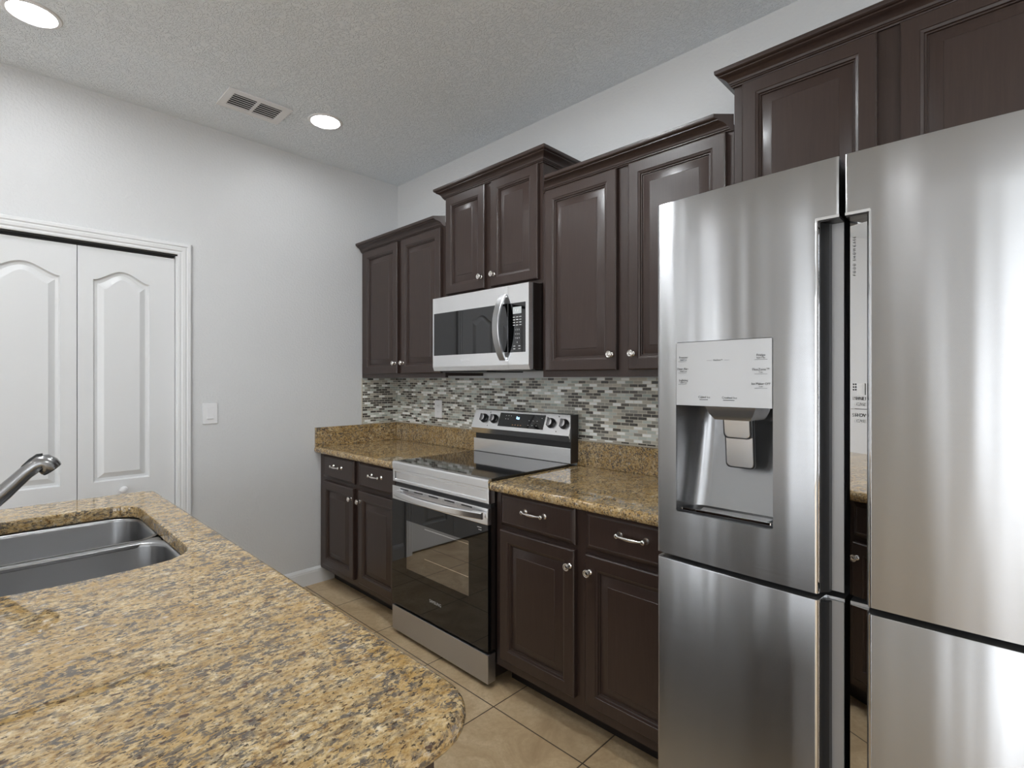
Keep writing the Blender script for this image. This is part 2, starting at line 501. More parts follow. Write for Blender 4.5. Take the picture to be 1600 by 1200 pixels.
# left wall with the closet opening
CL0, CL1, CLZ = -3.32, -1.432, 2.075
M90 = Matrix(((0, 1, 0, 0), (1, 0, 0, 0), (0, 0, 1, 0), (0, 0, 0, 1)))     # swaps x and y
wl = wall_along_x('wall_left', -.12, 0, RY, 0.0, CZ, [(CL0, CL1, 0, CLZ)] + LEFT_OPEN).xf(M90)
struct(obj('wall_left', wl, 'wall'))
struct(obj('wall_front', wall_along_x('wall_front', RY - .12, RY, -.12, RX + .12, CZ, FRONT_OPEN), 'wall'))
struct(obj('wall_right', wall_along_x('wall_right', RX, RX + .12, RY, 0, CZ, RIGHT_OPEN).xf(M90), 'wall'))
# closet interior behind the bifold doors
ci = MB()
ci.box(-.85, -.83, CL0 - .1, CL1 + .1, 0, CZ); ci.box(-.83, -.121, CL0 - .1, CL0 - .08, 0, CZ); ci.box(-.83, -.121, CL1 + .08, CL1 + .1, 0, CZ)
struct(obj('wall_closet', ci, 'wall'))

# unseen windows behind the camera, added to light the room
def added_window(idx, axis, a0, a1, z0, z1, nx, nz):
    root = bpy.data.objects.new('window_%d' % idx, None); COL.objects.link(root)
    struct(root)
    w = .05; mb = MB()
    def B(m, p0, p1, q0, q1, d0, d1):
        if axis == 'front': m.box(p0, p1, RY - d1, RY - d0, q0, q1)
        elif axis == 'right': m.box(RX + d0, RX + d1, p0, p1, q0, q1)
        else: m.box(-d1, -d0, p0, p1, q0, q1)
    B(mb, a0, a1, z0, z0 + w, .02, .09); B(mb, a0, a1, z1 - w, z1, .02, .09)
    B(mb, a0, a0 + w, z0 + w, z1 - w, .02, .09); B(mb, a1 - w, a1, z0 + w, z1 - w, .02, .09)
    for i in range(1, nx):
        c = a0 + (a1 - a0) * i / nx; B(mb, c - .025, c + .025, z0 + w, z1 - w, .025, .085)
    for i in range(1, nz):
        c = z0 + (z1 - z0) * i / nz; B(mb, a0 + w, a1 - w, c - .02, c + .02, .027, .083)
    root.location = ((a0 + a1) / 2, RY, z0) if axis == 'front' else (RX if axis == 'right' else 0, (a0 + a1) / 2, z0)
    obj('window_frame', mb, 'trim', root)
    pn = MB(); B(pn, a0 + w, a1 - w, z0 + w, z1 - w, .05, .056); obj('window_pane', pn, 'pane', root)
k = 1
for (a0, a1, z0, z1) in FRONT_OPEN:
    added_window(k, 'front', a0, a1, z0, z1, 2 if a1 - a0 > 1.5 else 1, 1 if z0 < .1 else 2); k += 1
for (a0, a1, z0, z1) in RIGHT_OPEN:
    added_window(k, 'right', a0, a1, z0, z1, 2, 2); k += 1

for (a0, a1, z0, z1) in LEFT_OPEN:
    added_window(k, 'left', a0, a1, z0, z1, 1, 1); k += 1

# baseboard with a moulded cap
BB = [(0, 0), (.013, 0), (.013, .082), (.011, .088), (.011, .093), (.008, .098), (.0055, .107), (.003, .110), (0, .110)]
bb = MB(); bb.prism([(o, z) for o, z in BB], 'y', -1.366, -.516)
struct(obj('baseboard_left', bb, 'trim'))
bb = MB(); bb.prism([(o, z) for o, z in BB], 'y', -5.50, CL0 - .07)
struct(obj('baseboard_closet', bb, 'trim'))
# closet casing (trim) : profiled, mitred
CAS = [(0, 0), (0, .008), (.004, .011), (.010, .012), (.013, .0095), (.017, .0095), (.022, .014), (.036, .0165), (.040, .0135), (.043, .0135), (.047, .018), (.060, .018), (.064, .015), (.066, .010), (.066, 0)]   # (away from opening, proud)
def casing():
    mb = MB()
    rings = []
    zt = CLZ - .010
    for (y, z, my, mz) in ((CL1 - .012, 0, 1, 0), (CL1 - .012, zt, 1, 1), (CL0 + .012, zt, -1, 1), (CL0 + .012, 0, -1, 0)):
        rings.append([(p, y + my * a, z + mz * a) for a, p in CAS])
    mb.loops(rings)
    # jamb lining and head track
    mb.box(-.118, -.0005, CL1 - .020, CL1 - .0005, 0, CLZ - .019)
    mb.box(-.118, -.0005, CL0 + .0005, CL0 + .020, 0, CLZ - .019)
    return mb
struct(obj('trim_1', casing(), 'trim', ang=30))
hd = MB(); hd.box(-.118, -.0005, CL0 + .001, CL1 - .001, CLZ - .018, CLZ - .0005); hd.box(-.05, -.018, CL0 + .03, CL1 - .03, CLZ - .030, CLZ - .018)
struct(obj('trim_2', hd, 'dark_void'))

# bifold closet leaves
def leaf_mb(y0, y1, z0, z1, panels):
    """panels: (py0, py1, pz0, shoulder, peak). leaf front at x=-.020, faces +X"""
    xf, th = -.020, .034
    mb = MB(); bm = mb.bm
    def contour(p, ins, depth):
        a, b, c, sh, pk = p
        a += ins; b -= ins; c += ins; sh_ = sh - ins; pk_ = pk - ins
        pts = [(a, c), (b, c), (b, sh_)]
        n = 20
        if pk > sh + .001:
            for i in range(1, n):
                u = i / n; y = b + (a - b) * u
                w = .5 - .5 * math.cos(2 * PI * u)
                w = max(0.0, min(1.0, (w - .0) ** .85))
                pts.append((y, sh_ + (pk_ - sh_) * w))
        else:
            pts.append((y0, sh_)) if False else None
        pts.append((a, sh_))
        return [(xf + depth, y, z) for y, z in pts]
    edges = []
    outer = [bm.verts.new((xf, y, z)) for y, z in ((y0, z0), (y1, z0), (y1, z1), (y0, z1))]
    for i in range(4): edges.append(bm.edges.new((outer[i], outer[(i + 1) % 4])))
    for p in panels:
        rg = [contour(p, i, d) for i, d in ((0, 0), (.002, -.009), (.006, -.0135), (.018, -.0145), (.044, -.001), (.046, -.001))]
        vr = mb.loops(rg, cap0=False, cap1=True)
        v0 = vr[0]
        for i in range(len(v0)):
            e = bm.edges.get((v0[i], v0[(i + 1) % len(v0)])) or bm.edges.new((v0[i], v0[(i + 1) % len(v0)]))
            edges.append(e)
    bmesh.ops.triangle_fill(bm, use_beauty=True, use_dissolve=False, edges=edges)
    back = [bm.verts.new((xf - th, v.co.y, v.co.z)) for v in outer]
    for i in range(4): bm.faces.new((outer[i], outer[(i + 1) % 4], back[(i + 1) % 4], back[i]))
    bm.faces.new(back)
    return mb
def closet_door(idx, y0, y1, pa, pb, knob=None):
    root = bpy.data.objects.new('door_%d' % idx, None); COL.objects.link(root); root.location = (-.02, (y0 + y1) / 2, .012); struct(root)
    obj('door_leaf', leaf_mb(y0, y1, .012, CLZ - .032, [(pa, pb, .835, 1.879, 1.933), (pa, pb, .20, .70, .70)]), 'door', root, 25)
    if knob:
        kb = MB(); kb.lathe([(0, 0), (.010, 0), (.010, .006), (.008, .011), (.010, .016), (.0165, .022), (.0185, .029), (.017, .036), (.011, .040), (0, .0415)], (-.02, knob[0], knob[1]), (1, 0, 0), 22)
        obj('door_knob', kb, 'white_plastic', root)
closet_door(1, -2.350, -1.8775, -2.212, -1.941)
closet_door(2, -1.8745, -1.4545, -1.812, -1.571, (-1.690, .785))
closet_door(3, -2.824, -2.3525, -2.761, -2.49)
closet_door(4, -3.298, -2.8265, -3.16, -2.89)

# ================================================================== CEILING FIXTURES
def downlight(x, y, label, lens='lamp'):
    t = thing('recessed_light', label, 'ceiling light', (x, y, CZ), 'recessed ceiling lights')
    r = MB(); r.lathe([(.076, -.0005), (.076, -.004), (.079, -.007), (.090, -.005), (.094, -.0005)], (x, y, CZ), (0, 0, 1), 48)
    o = obj('trim_ring', r, 'white_plastic', t)
    l = MB(); l.lathe([(0, -.0035), (.0755, -.0035), (.0755, -.0008), (0, -.0008)], (x, y, CZ), (0, 0, 1), 48)
    obj('lamp_lens', l, lens, t)
    return t
downlight(.555, -.845, 'small round lit ceiling downlight beside the air vent')
downlight(.545, -2.07, 'large round lit ceiling downlight cut off by the top left of the picture')
for (x, y, lab, lens) in ((1.95, -1.16, 'added unseen fill downlight above the aisle in front of the range', 'lamp_fill'), (4.40, -1.45, 'added unseen fill downlight beyond the refrigerator', 'lamp_fill'),
                    (1.25, -2.35, 'added unseen fill downlight above the island sink', 'lamp_fill'), (3.0, -3.6, 'added unseen ceiling downlight behind the island', 'lamp'), (1.2, -3.6, 'added unseen ceiling downlight in front of the closet', 'lamp'),
                    (5.3, -1.9, 'added unseen fill downlight near the right hand wall', 'lamp_fill'), (5.3, -4.6, 'added unseen fill downlight at the far end of the living area', 'lamp_fill')):
    downlight(x, y, lab, lens)  # unseen downlights added to brighten floor, counters and island
# air vent
vt = thing('air_vent', 'white rectangular louvred air vent in the textured ceiling', 'vent', (.44, -1.185, CZ))
VX0, VX1, VY0, VY1 = .330, .550, -1.345, -1.026
ix0, ix1, iy0, iy1 = .372, .508, -1.308, -1.066
f = MB()
f.box(VX0, VX1, VY0, iy0, CZ - .008, CZ - .0005, .002); f.box(VX0, VX1, iy1, VY1, CZ - .008, CZ - .0005, .002)
f.box(VX0, ix0, iy0 - .003, iy1 + .003, CZ - .0078, CZ - .0005, .002); f.box(ix1, VX1, iy0 - .003, iy1 + .003, CZ - .0078, CZ - .0005, .002)
f.box(ix0 - .002, ix1 + .002, -1.194, -1.180, CZ - .0078, CZ - .0005)
obj('vent_frame', f, 'white_plastic', vt)
bk = MB(); bk.box(ix0 - .004, ix1 + .004, iy0 - .004, iy1 + .004, CZ - .0012, CZ - .0004); obj('duct_opening', bk, 'dark_void', vt)
for i in range(6):
    x = ix0 + .010 + i * (ix1 - ix0 - .012) / 5.6
    s = MB(); s.box(-.0058, .0058, iy0, iy1, -.0006, .0006)
    s.xf(Matrix.Translation((x, 0, CZ - .0062)) @ Matrix.Rotation(math.radians(14), 4, 'Y'))
    obj('louvre', s, 'white_plastic', vt)

# ================================================================== WALL PLATES
sw = thing('light_switch', 'white rocker light switch on the wall right of the closet', 'light switch', (0, -1.281, 1.167))
p = MB(); p.box(.0003, .006, -1.3205, -1.2415, 1.106, 1.2275, .0022); obj('cover_plate', p, 'white_plastic', sw)
p = MB(); p.prism([(.006, 1.134), (.0105, 1.136), (.0072, 1.167), (.0072, 1.1985), (.006, 1.200)], 'y', -1.2975, -1.2645)
obj('rocker', p, 'white_plastic', sw)

# ================================================================== BACKSPLASH
bs = MB()
bs.box(.0062, 2.632, -.006, -.0004, 1.050, 1.374)
bs.box(.0004, .006, -.300, -.0004, 1.050, 1.374)
bso = obj('tile_backsplash', bs, 'mosaic')
tag(bso, 'grey and white glass brick mosaic backsplash above the granite counters', 'backsplash')
ed = MB(); ed.box(.0004, .0066, -.306, -.3004, 1.046, 1.374); ed.box(.0004, .0068, -.306, -.0068, 1.0435, 1.0497); ed.box(.0068, 2.632, -.0068, -.0004, 1.0435, 1.0497)
ed.box(.0056, .0075, -.0075, -.0056, 1.05, 1.374)
eo = obj('grout_edge', ed, 'grout_edge', bso, origin=(0, 0, 0))
ot = thing('wall_outlet', 'white outlet plate on the mosaic backsplash left of the range', 'outlet', (.5115, -.006, 1.1615))
p = MB(); p.box(.472, .551, -.0115, -.0062, 1.101, 1.222, .002); obj('cover_plate', p, 'white_plastic', ot)
for z in (1.140, 1.183):
    p = MB(); p.lathe([(0, 0), (.0165, 0), (.0165, .0012), (.0155, .0018), (0, .0018)], (.5115, -.0115, z), (0, -1, 0), 24); r = obj('socket', p, 'white_plastic', ot)
    q = MB(); q.box(.5045, .5062, -.01355, -.0134, z - .002, z + .006); q.box(.5168, .5185, -.01355, -.0134, z - .002, z + .006); obj('slot', q, 'black', r)

# ================================================================== CABINETS
base_cabinet('base_cabinet', 'dark brown base cabinet left of the range, against the grey wall', .003, .950, -.61,
             [(.072, .477), (.536, .944)], (.142, .697), [(.072, .477), (.536, .944)], (.722, .868), (.477, -.3, 0))
base_cabinet('base_cabinet', 'dark brown base cabinet between the range and the refrigerator', 1.716, 2.632, -.61,
             [(1.754, 2.160), (2.212, 2.618)], (.146, .710), [(1.754, 2.160), (2.212, 2.618)], (.730, .872), (2.17, -.3, 0))
wall_cabinet('upper_cabinet', 'leftmost dark brown wall cabinet, in the room corner above the outlet', .010, .9645, 1.376, 2.290,
             [(.066, .487), (.534, .940)], (1.404, 2.262), 2.268, 'wall', 'die', 1.471, (.487, -.15, 1.376))
wall_cabinet('upper_cabinet', 'short raised dark brown wall cabinet directly above the microwave', .966, 1.722, 1.835, 2.440,
             [(.992, 1.3205), (1.373, 1.703)], (1.856, 2.416), 2.420, 'return', 'return', 1.919, (1.344, -.15, 1.835))
wall_cabinet('upper_cabinet', 'tall dark brown wall cabinet between the microwave and the refrigerator', 1.7235, 2.6365, 1.376, 2.290,
             [(1.751, 2.150), (2.209, 2.613)], (1.406, 2.266), 2.268, 'die', 'die', 1.472, (2.18, -.15, 1.376))
wall_cabinet('upper_cabinet', 'highest dark brown wall cabinet, above the refrigerator', 2.638, 3.552, 1.90, 2.440,
             [(2.672, 3.069), (3.125, 3.520)], (1.93, 2.415), 2.420, 'return', 'return', 1.98, (3.095, -.15, 1.90), knobs=True)

# ================================================================== GRANITE COUNTERS
def rounded_poly(pts, n=8):
    """pts: (x,y,r) counter-clockwise -> list of points"""
    out = []
    N = len(pts)
    for i in range(N):
        x, y, r = pts[i]; p = Vector((x, y))
        if r <= 0: out.append((x, y)); continue
        a = (Vector(pts[i - 1][:2]) - p).normalized(); b = (Vector(pts[(i + 1) % N][:2]) - p).normalized()
        ang = a.angle(b); d = r / math.tan(ang / 2)
        c = p + (a + b).normalized() * (r / math.sin(ang / 2))
        s, e = p + a * d - c, p + b * d - c
        a0 = math.atan2(s.y, s.x); a1 = math.atan2(e.y, e.x)
        while a1 - a0 > PI: a1 -= 2 * PI
        while a1 - a0 < -PI: a1 += 2 * PI
        for k in range(n + 1):
            t = a0 + (a1 - a0) * k / n
            out.append((c.x + r * math.cos(t), c.y + r * math.sin(t)))
    return out
def slab(outline_fn, z0, z1, edge, hole=None):
    """outline_fn(inset)->pts, edge: list of (inset, z) from top to bottom, hole(inset)->pts"""
    mb = MB(); bm = mb.bm
    rings = [[(x, y, z) for x, y in outline_fn(i)] for i, z in edge]
    vr = mb.loops(rings, cap0=False, cap1=False)
    tops = [vr[0]]; bots = [vr[-1]]
    if hole:
        hr = [[(x, y, z) for x, y in hole(i)] for i, z in ((.004, z1), (.001, z1 - .002), (0, z1 - .006), (0, z0 + .002), (.002, z0))]
        hv = mb.loops(hr, cap0=False, cap1=False)
        tops.append(hv[0]); bots.append(hv[-1])
    for grp in (tops, bots):
        es = []
        for lp in grp:
            for i in range(len(lp)):
                e = bm.edges.get((lp[i], lp[(i + 1) % len(lp)]))
                es.append(e)
        bmesh.ops.triangle_fill(bm, use_beauty=True, use_dissolve=False, edges=es)
    return mb
EDGE = [(.011, 0.0), (.0065, -.0016), (.0030, -.0045), (.0008, -.0095), (0, -.015), (0, -.021), (.0012, -.027), (.004, -.0325), (.0085, -.0365), (.011, -.038)]
def counter(x0, x1, label, splash_left):
    t = thing('granite_countertop', label, 'countertop', ((x0 + x1) / 2, -.33, .876))
    def ol(i): return [(x0, -.655 + i), (x1, -.655 + i), (x1, -.003), (x0, -.003)]
    obj('slab', slab(ol, .876, .914, [(i, .914 + z) for i, z in EDGE]), 'granite', t)
    s = MB(); s.box(x0 + (.0205 if splash_left else 0), x1, -.0235, -.0012, .9145, 1.043, .0015); obj('upstand', s, 'granite', t)
    if splash_left:
        s = MB(); s.box(.0012, .0205, -.652, -.0012, .9145, 1.043, .0015); obj('upstand', s, 'granite', t)
    return t
counter(.0012, .9515, 'tan speckled granite countertop in the corner left of the range', True)
counter(1.7145, 2.634, 'tan speckled granite countertop between the range and the refrigerator', False)

# ================================================================== ISLAND
IX0, IX1, IY0, IY1 = .838, 2.848, -2.78, -1.716
isl = thing('granite_countertop', 'large tan speckled granite island top around the sink', 'countertop', (1.85, -2.25, .874))
def iol(i):
    return rounded_poly([(IX0 + i, IY0 + i, .03), (IX1 - i, IY0 + i, .09), (IX1 - i, IY1 - i, .085), (IX0 + i, IY1 - i, .03)], 8)
HX0, HX1, HY0, HY1 = 1.088, 1.842, -2.275, -1.823
def densify(pts, step=.03):
    out = []
    for k in range(len(pts)):
        a, b = Vector(pts[k]), Vector(pts[(k + 1) % len(pts)])
        n = 12 if (b - a).length > .05 else 1
        for j in range(n): out.append(tuple(a.lerp(b, j / n)))
    return out
def hol_dense(i):
    base = densify(rounded_poly([(HX0 - i, HY0 - i, .085), (HX1 + i, HY0 - i, .085), (HX1 + i, HY1 + i, .085), (HX0 - i, HY1 + i, .085)], 8))
    out = []
    for x, y in base:
        b = max(0.0, 1 - ((y - (HY0 + HY1) / 2) / ((HY1 - HY0) / 2)) ** 2)
        w = max(0.0, (abs(x - (HX0 + HX1) / 2) / ((HX1 - HX0) / 2)) - .5) * 2
        if x > (HX0 + HX1) / 2: x += .030 * b * w
        else: x -= .008 * b * w
        out.append((x, y))
    return out
obj('slab', slab(iol, .874, .914, [(i * 1.25, .914 + z * 40 / 38) for i, z in EDGE], hol_dense), 'granite', isl)

# island cabinet: kitchen side faces +Y
CX0, CX1, CYF = .90, 2.790, -1.775
ic = thing('island_cabinet', 'dark brown island cabinet under the granite island top', 'cabinet', (1.85, -2.2, 0))
b = MB(); b.box(CX0, CX1, -2.42, -2.40, .10, .8735); b.box(CX0, CX0 + .02, -2.40, CYF - .02, .10, .8735); b.box(CX1 - .02, CX1, -2.40, CYF - .02, .10, .8735); b.box(CX0 + .02, CX1 - .02, -2.40, CYF - .02, .10, .12)
obj('carcass', b, 'wood', ic)
fr = MB()
sx = [CX0, 1.03, 1.44, 1.90, 2.33, CX1]
fr.box(CX0, CX1, CYF - .0195, CYF, .10, .8735)
obj('face_frame', fr, 'wood', ic)
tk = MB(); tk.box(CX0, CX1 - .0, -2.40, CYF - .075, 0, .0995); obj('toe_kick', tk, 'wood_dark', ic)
ep = MB(); ep.box(CX1 + .0004, CX1 + .006, CYF - .055, CYF, .10, .8735); ep.box(CX1 + .0004, CX1 + .006, -2.42, -2.365, .10, .8735)
ep.box(CX1 + .0004, CX1 + .006, -2.365, CYF - .055, .10, .17); obj('end_stile', ep, 'wood', ic)
for i, (a, c) in enumerate(((.95, 1.40), (1.45, 1.90), (1.95, 2.34), (2.39, 2.75))):
    d = obj('door', raised_panel(a, c, .142, .700, CYF + .0005, DOOR_RINGS, 1), 'wood', ic, 25)
    inst('knob', KNOB, d, (c - .022 if i % 2 == 0 else a + .022, CYF + .0222, .64), PI)
    d = obj('drawer', raised_panel(a, c, .725, .862, CYF + .0005, DRAWER_RINGS, 1), 'wood', ic, 25)
    inst('pull', PULL, d, ((a + c) / 2, CYF + .0189, .80), PI)

# sink: two bowls under the cut-out
sk = thing('double_sink', 'undermount stainless steel double bowl sink set in the granite island', 'sink', (1.47, -2.05, .66))
XM = 1.462
def bowl(x0, x1, y0, y1, right):
    mb = MB()
    def ring(i, z):
        base = densify(rounded_poly([(x0 + i, y0 + i, .075), (x1 - i, y0 + i, .075), (x1 - i, y1 - i, .075), (x0 + i, y1 - i, .075)], 7), .04)
        out = []
        for x, y in base:
            b = max(0.0, 1 - ((y - (y0 + y1) / 2) / ((y1 - y0) / 2)) ** 2)
            if right and x > (x0 + x1) / 2: x += .030 * b
            if not right and x < (x0 + x1) / 2: x -= .008 * b
            out.append((x, y, z))
        return out
    rg = [ring(-.012, .8725), ring(-.002, .8715), ring(.002, .868), ring(.003, .86), ring(.010, .70), ring(.016, .685), ring(.030, .674), ring(.060, .667)]
    mb.loops(rg, cap0=False, cap1=True)
    return mb
for a, c, right in ((HX0 + .004, XM - .016, False), (XM + .016, HX1 - .002, True)):
    bo = obj('bowl', bowl(a, c, HY0 + .004, HY1 - .002, right), 'sink_steel', sk, 60)
    dr = MB(); cx, cy = (a + c) / 2, (HY0 + HY1) / 2
    dr.lathe([(0, .0015), (.022, .0015), (.028, .003), (.042, .004), (.045, .001), (.045, 0)], (cx, cy, .667), (0, 0, 1), 28); obj('drain', dr, 'chrome', bo)
rim = MB()
pts = []
rim.box(XM - .022, XM + .022, HY0 + .02, HY1 + .002, .858, .8715, .004, 3)
obj('divider', rim, 'sink_steel', sk)

# faucet: base behind the sink, spout reaching over it
fc = thing('kitchen_faucet', 'brushed steel pull-out faucet rising over the sink', 'faucet', (1.45, -2.335, .914))
bd = MB(); bd.lathe([(0, .0005), (.030, .0005), (.031, .004), (.028, .010), (.0235, .018), (.0225, .05), (.0235, .075), (.026, .09), (.0235, .104), (.014, .112), (0, .114)], (1.45, -2.335, .914), (0, 0, 1), 28)
obj('body', bd, 'faucet', fc)
path = [(-2.335, .958), (-2.300, .968), (-2.262, .988), (-2.225, 1.016), (-2.195, 1.042), (-2.172, 1.064), (-2.150, 1.088), (-2.130, 1.110), (-2.113, 1.126), (-2.100, 1.1345), (-2.090, 1.1340), (-2.083, 1.1275), (-2.0785, 1.1205), (-2.0755, 1.1155)]
rad = [.023, .0235, .0238, .0238, .0235, .0225, .0208, .0200, .0215, .0245, .0270, .0278, .0275, .0262]
spm = MB(); spm.tube([(1.45, y, z) for y, z in path], rad, 26, .92)
sp = obj('spout', spm, 'faucet', fc, 60)
# spray face under the head and grey thumb button on top
nd = Vector((0, .60, -.80))
nz = MB(); nz.lathe([(0, .0024), (.016, .0024), (.0165, .0034), (.0215, .0030), (.0225, .0012), (.0225, -.001), (0, -.001)], Vector((1.45, -2.0755, 1.1155)), nd, 28); obj('spray_nozzle', nz, 'rubber', sp)
btn = MB(); btn.tube([(1.45, -2.142, 1.1155), (1.45, -2.132, 1.1290), (1.45, -2.118, 1.1440), (1.45, -2.104, 1.1560), (1.45, -2.094, 1.1595)], [.004, .0075, .0085, .0075, .003], 12, .7); obj('button', btn, 'rubber', sp, 60)
lv = MB(); lv.tube([(1.45, -2.335, 1.022), (1.465, -2.352, 1.045), (1.49, -2.375, 1.075), (1.515, -2.395, 1.10)], [.012, .009, .008, .0075], 12); obj('lever', lv, 'faucet', fc, 60)

# ================================================================== RANGE
RX0, RX1 = .9535, 1.7115
rg = thing('electric_range', 'stainless steel freestanding electric range with black glass cooktop', 'range', (1.3325, -.34, 0))
b = MB(); b.box(RX0 + .006, RX1 - .006, -.612, -.022, .035, .912); obj('body', b, 'side_black', rg)
for x in (RX0 + .05, RX1 - .05):
    for y in (-.60, -.08):
        m = MB(); m.lathe([(0, 0), (.020, 0), (.020, .012), (.012, .016), (.012, .036), (0, .036)], (x, y, 0), (0, 0, 1), 14); obj('foot', m, 'rubber', rg)
# cooktop: glass and front trim
m = MB(); m.box(RX0 + .004, RX1 - .004, -.640, -.070, .9125, .9255, .0015); obj('cooktop', m, 'cooktop_glass', rg)
m = MB()
m.prism([(-.6605, .888), (-.6605, .917), (-.6575, .9235), (-.652, .9262), (-.6395, .9262), (-.6395, .9122), (-.612, .9122), (-.612, .888)], 'x', RX0, RX1); obj('front_trim', m, 'steel', rg)
m = raised_panel(RX0 + .001, RX1 - .001, .8165, .8865, -.6195, [(0, 0), (0, .036), (.003, .039), (.0125, .039), (.0140, .0345), (.0175, .0320), (.030, .0320)]); obj('front_panel', m, 'steel', rg, 25)
m = MB(); m.box(RX0 + .004, RX1 - .004, -.640, -.6125, .797, .8160); obj('vent_gap', m, 'black', rg)
# oven door
od = MB(); od.box(RX0 + .0015, RX1 - .0015, -.6400, -.6130, .165, .797, .002)
door = obj('oven_door', od, 'side_black', rg)
m = MB(); m.box(RX0, RX1 - .001, -.6605, -.6405, .7225, .7965, .003); obj('door_band', m, 'steel', door)
# vent slots
for i in range(5):
    m = MB(); m.box(1.03 + i * .125, 1.105 + i * .125, -.6608, -.6600, .783, .789); obj('vent_slot', m, 'black', door)
# glass: four strips around the window so the window is its own pane
WX0, WX1, WZ0, WZ1 = 1.086, 1.582, .376, .628
m = MB()
m.box(RX0, WX0, -.6600, -.6405, .165, .7220); m.box(WX1, RX1 - .001, -.6600, -.6405, .165, .7220)
m.box(WX0, WX1, -.6600, -.6405, .165, WZ0); m.box(WX0, WX1, -.6600, -.6405, WZ1, .7220)
obj('door_glass', m, 'oven_glass', door)
m = MB(); m.box(WX0, WX1, -.6598, -.6575, WZ0, WZ1); obj('window', m, 'oven_window', door)
for z in (.612, .462):
    m = MB(); m.box(1.245, WX1 - .001, -.6604, -.6600, z, z + .0036); obj('rack_rail', m, 'chrome', door)
# handle: bowed bar
m = MB()
pts = []
n = 28
rings = []
for i in range(n + 1):
    u = i / n * 2 - 1
    x = 1.3485 + u * .345
    yo = -.676 - .040 * (1 - u * u)
    zz = .765
    hx = .0135
    rings.append([(x, yo - .008, zz - .0145), (x, yo - .011, zz - .011), (x, yo - .011, zz + .011), (x, yo - .008, zz + .0155), (x, yo + .008, zz + .0155), (x, yo + .009, zz + .012), (x, yo + .009, zz - .012), (x, yo + .007, zz - .0145)])
m.loops(rings)
hd = obj('handle', m, 'steel', door, 20)
for sgn in (-1, 1):
    q = MB(); x = 1.3485 + sgn * .325
    q.box(x - .014, x + .014, -.6735, -.6606, .755, .776, .003); obj('handle_post', q, 'steel', hd)
lettering('SAMSUNG', .0205, (1.3325, -.66015, .268), 'ink_light', door, 'maker_lettering')
for x0_, x1_, z_ in ((1.640, 1.668, .7045), (1.648, 1.668, .6940)):
    m = MB(); m.box(x0_, x1_, -.6602, -.6599, z_, z_ + .0035); obj('small_print', m, 'ink_light', door)
m = MB(); m.box(1.662, 1.698, -.6405, -.630, .158, .166); obj('hinge', m, 'steel_dark', rg)
m = MB(); m.box(RX0, RX1 - .001, -.6605, -.613, .024, .1525, .003); obj('storage_drawer', m, 'steel_drawer', rg)
# backguard
m = MB(); m.box(RX0 + .004, RX1 + .006, -.078, -.0245, .9262, 1.006, .002); obj('riser_panel', m, 'steel', rg)
m = MB(); m.box(RX0 + .012, RX1, -.066, -.0245, 1.006, 1.045); obj('vent_slot', m, 'black', rg)
bx0, bx1 = RX0 + .006, RX1 + .007
m = MB(); m.prism([(-.0245, 1.038), (-.084, 1.040), (-.0865, 1.045), (-.1005, 1.0725), (-.0985, 1.078), (-.0605, 1.179), (-.056, 1.183), (-.0245, 1.183)], 'x', bx0, bx1)
bgd = obj('control_panel', m, 'steel', rg, 25)
m = MB(); m.box(bx1 + .0002, bx1 + .004, -.085, -.0245, .93, 1.181); obj('side_cap', m, 'side_black', rg)
# sloped face frame: point on the face at fraction t (0 bottom .. 1 top)
import mathutils
FB, FT = Vector((0, -.0985, 1.078)), Vector((0, -.0605, 1.179))
fdir = (FT - FB); flen = fdir.length; fdir.normalize(); fn = Vector((0, -fdir.z, fdir.y))
def face_pt(x, t, out=0.0):
    p = FB + fdir * (flen * t) + fn * out; return Vector((x, p.y, p.z))
def face_box(x0, x1, t0, t1, o0, o1):
    mb = MB()
    pr = [face_pt(0, t0, o0), face_pt(0, t1, o0), face_pt(0, t1, o1), face_pt(0, t0, o1)]
    mb.prism([(v.y, v.z) for v in pr], 'x', x0, x1); return mb
disp = obj('display', face_box(1.185, 1.535, .14, .90, -.002, .0012), 'black_glass', bgd)
tilt = -math.atan2(FT.y - FB.y, FT.z - FB.z)
obj('lit_digits', face_box(1.322, 1.3275, .60, .74, .001, .0016), 'lcd_blue', disp)
for x, w in ((1.331, .006), (1.340, .006)): obj('lit_digits', face_box(x, x + w, .58, .70, .001, .0016), 'lcd_blue', disp)
for i in range(4): obj('touch_key', face_box(1.300 + i * .021, 1.309 + i * .021, .24, .29, .001, .0015), 'ink_amber', disp)
for x, t in ((1.235, .74), (1.255, .74), (1.275, .74), (1.235, .56), (1.255, .56), (1.45, .30), (1.48, .30), (1.42, .30), (1.51, .72), (1.42, .55), (1.45, .55), (1.48, .55)):
    obj('touch_key', face_box(x, x + .007, t, t + .025, .001, .0014), 'ink_light', disp)
for x in (1.055, 1.142, 1.583, 1.672):
    m = MB(); c = face_pt(x, .52)
    m.lathe([(0, 0), (.0265, 0), (.0275, .002), (.0275, .005), (.0245, .008), (.0225, .022), (.021, .0245), (0, .0245)], c, fn, 28)
    kb = obj('knob', m, 'black', bgd)
    q = MB(); q.box(-.0055, .0055, -.021, .021, .018, .034, .0025)
    qm = fn.to_track_quat('Z', 'Y').to_matrix().to_4x4(); q.xf(Matrix.Translation(c) @ qm); obj('grip', q, 'steel_dark', kb)
    q = MB(); q.lathe([(.0205, .0246), (.0205, .0256), (.009, .0262), (.009, .0246)], c, fn, 28); obj('knob_cap', q, 'steel', kb)
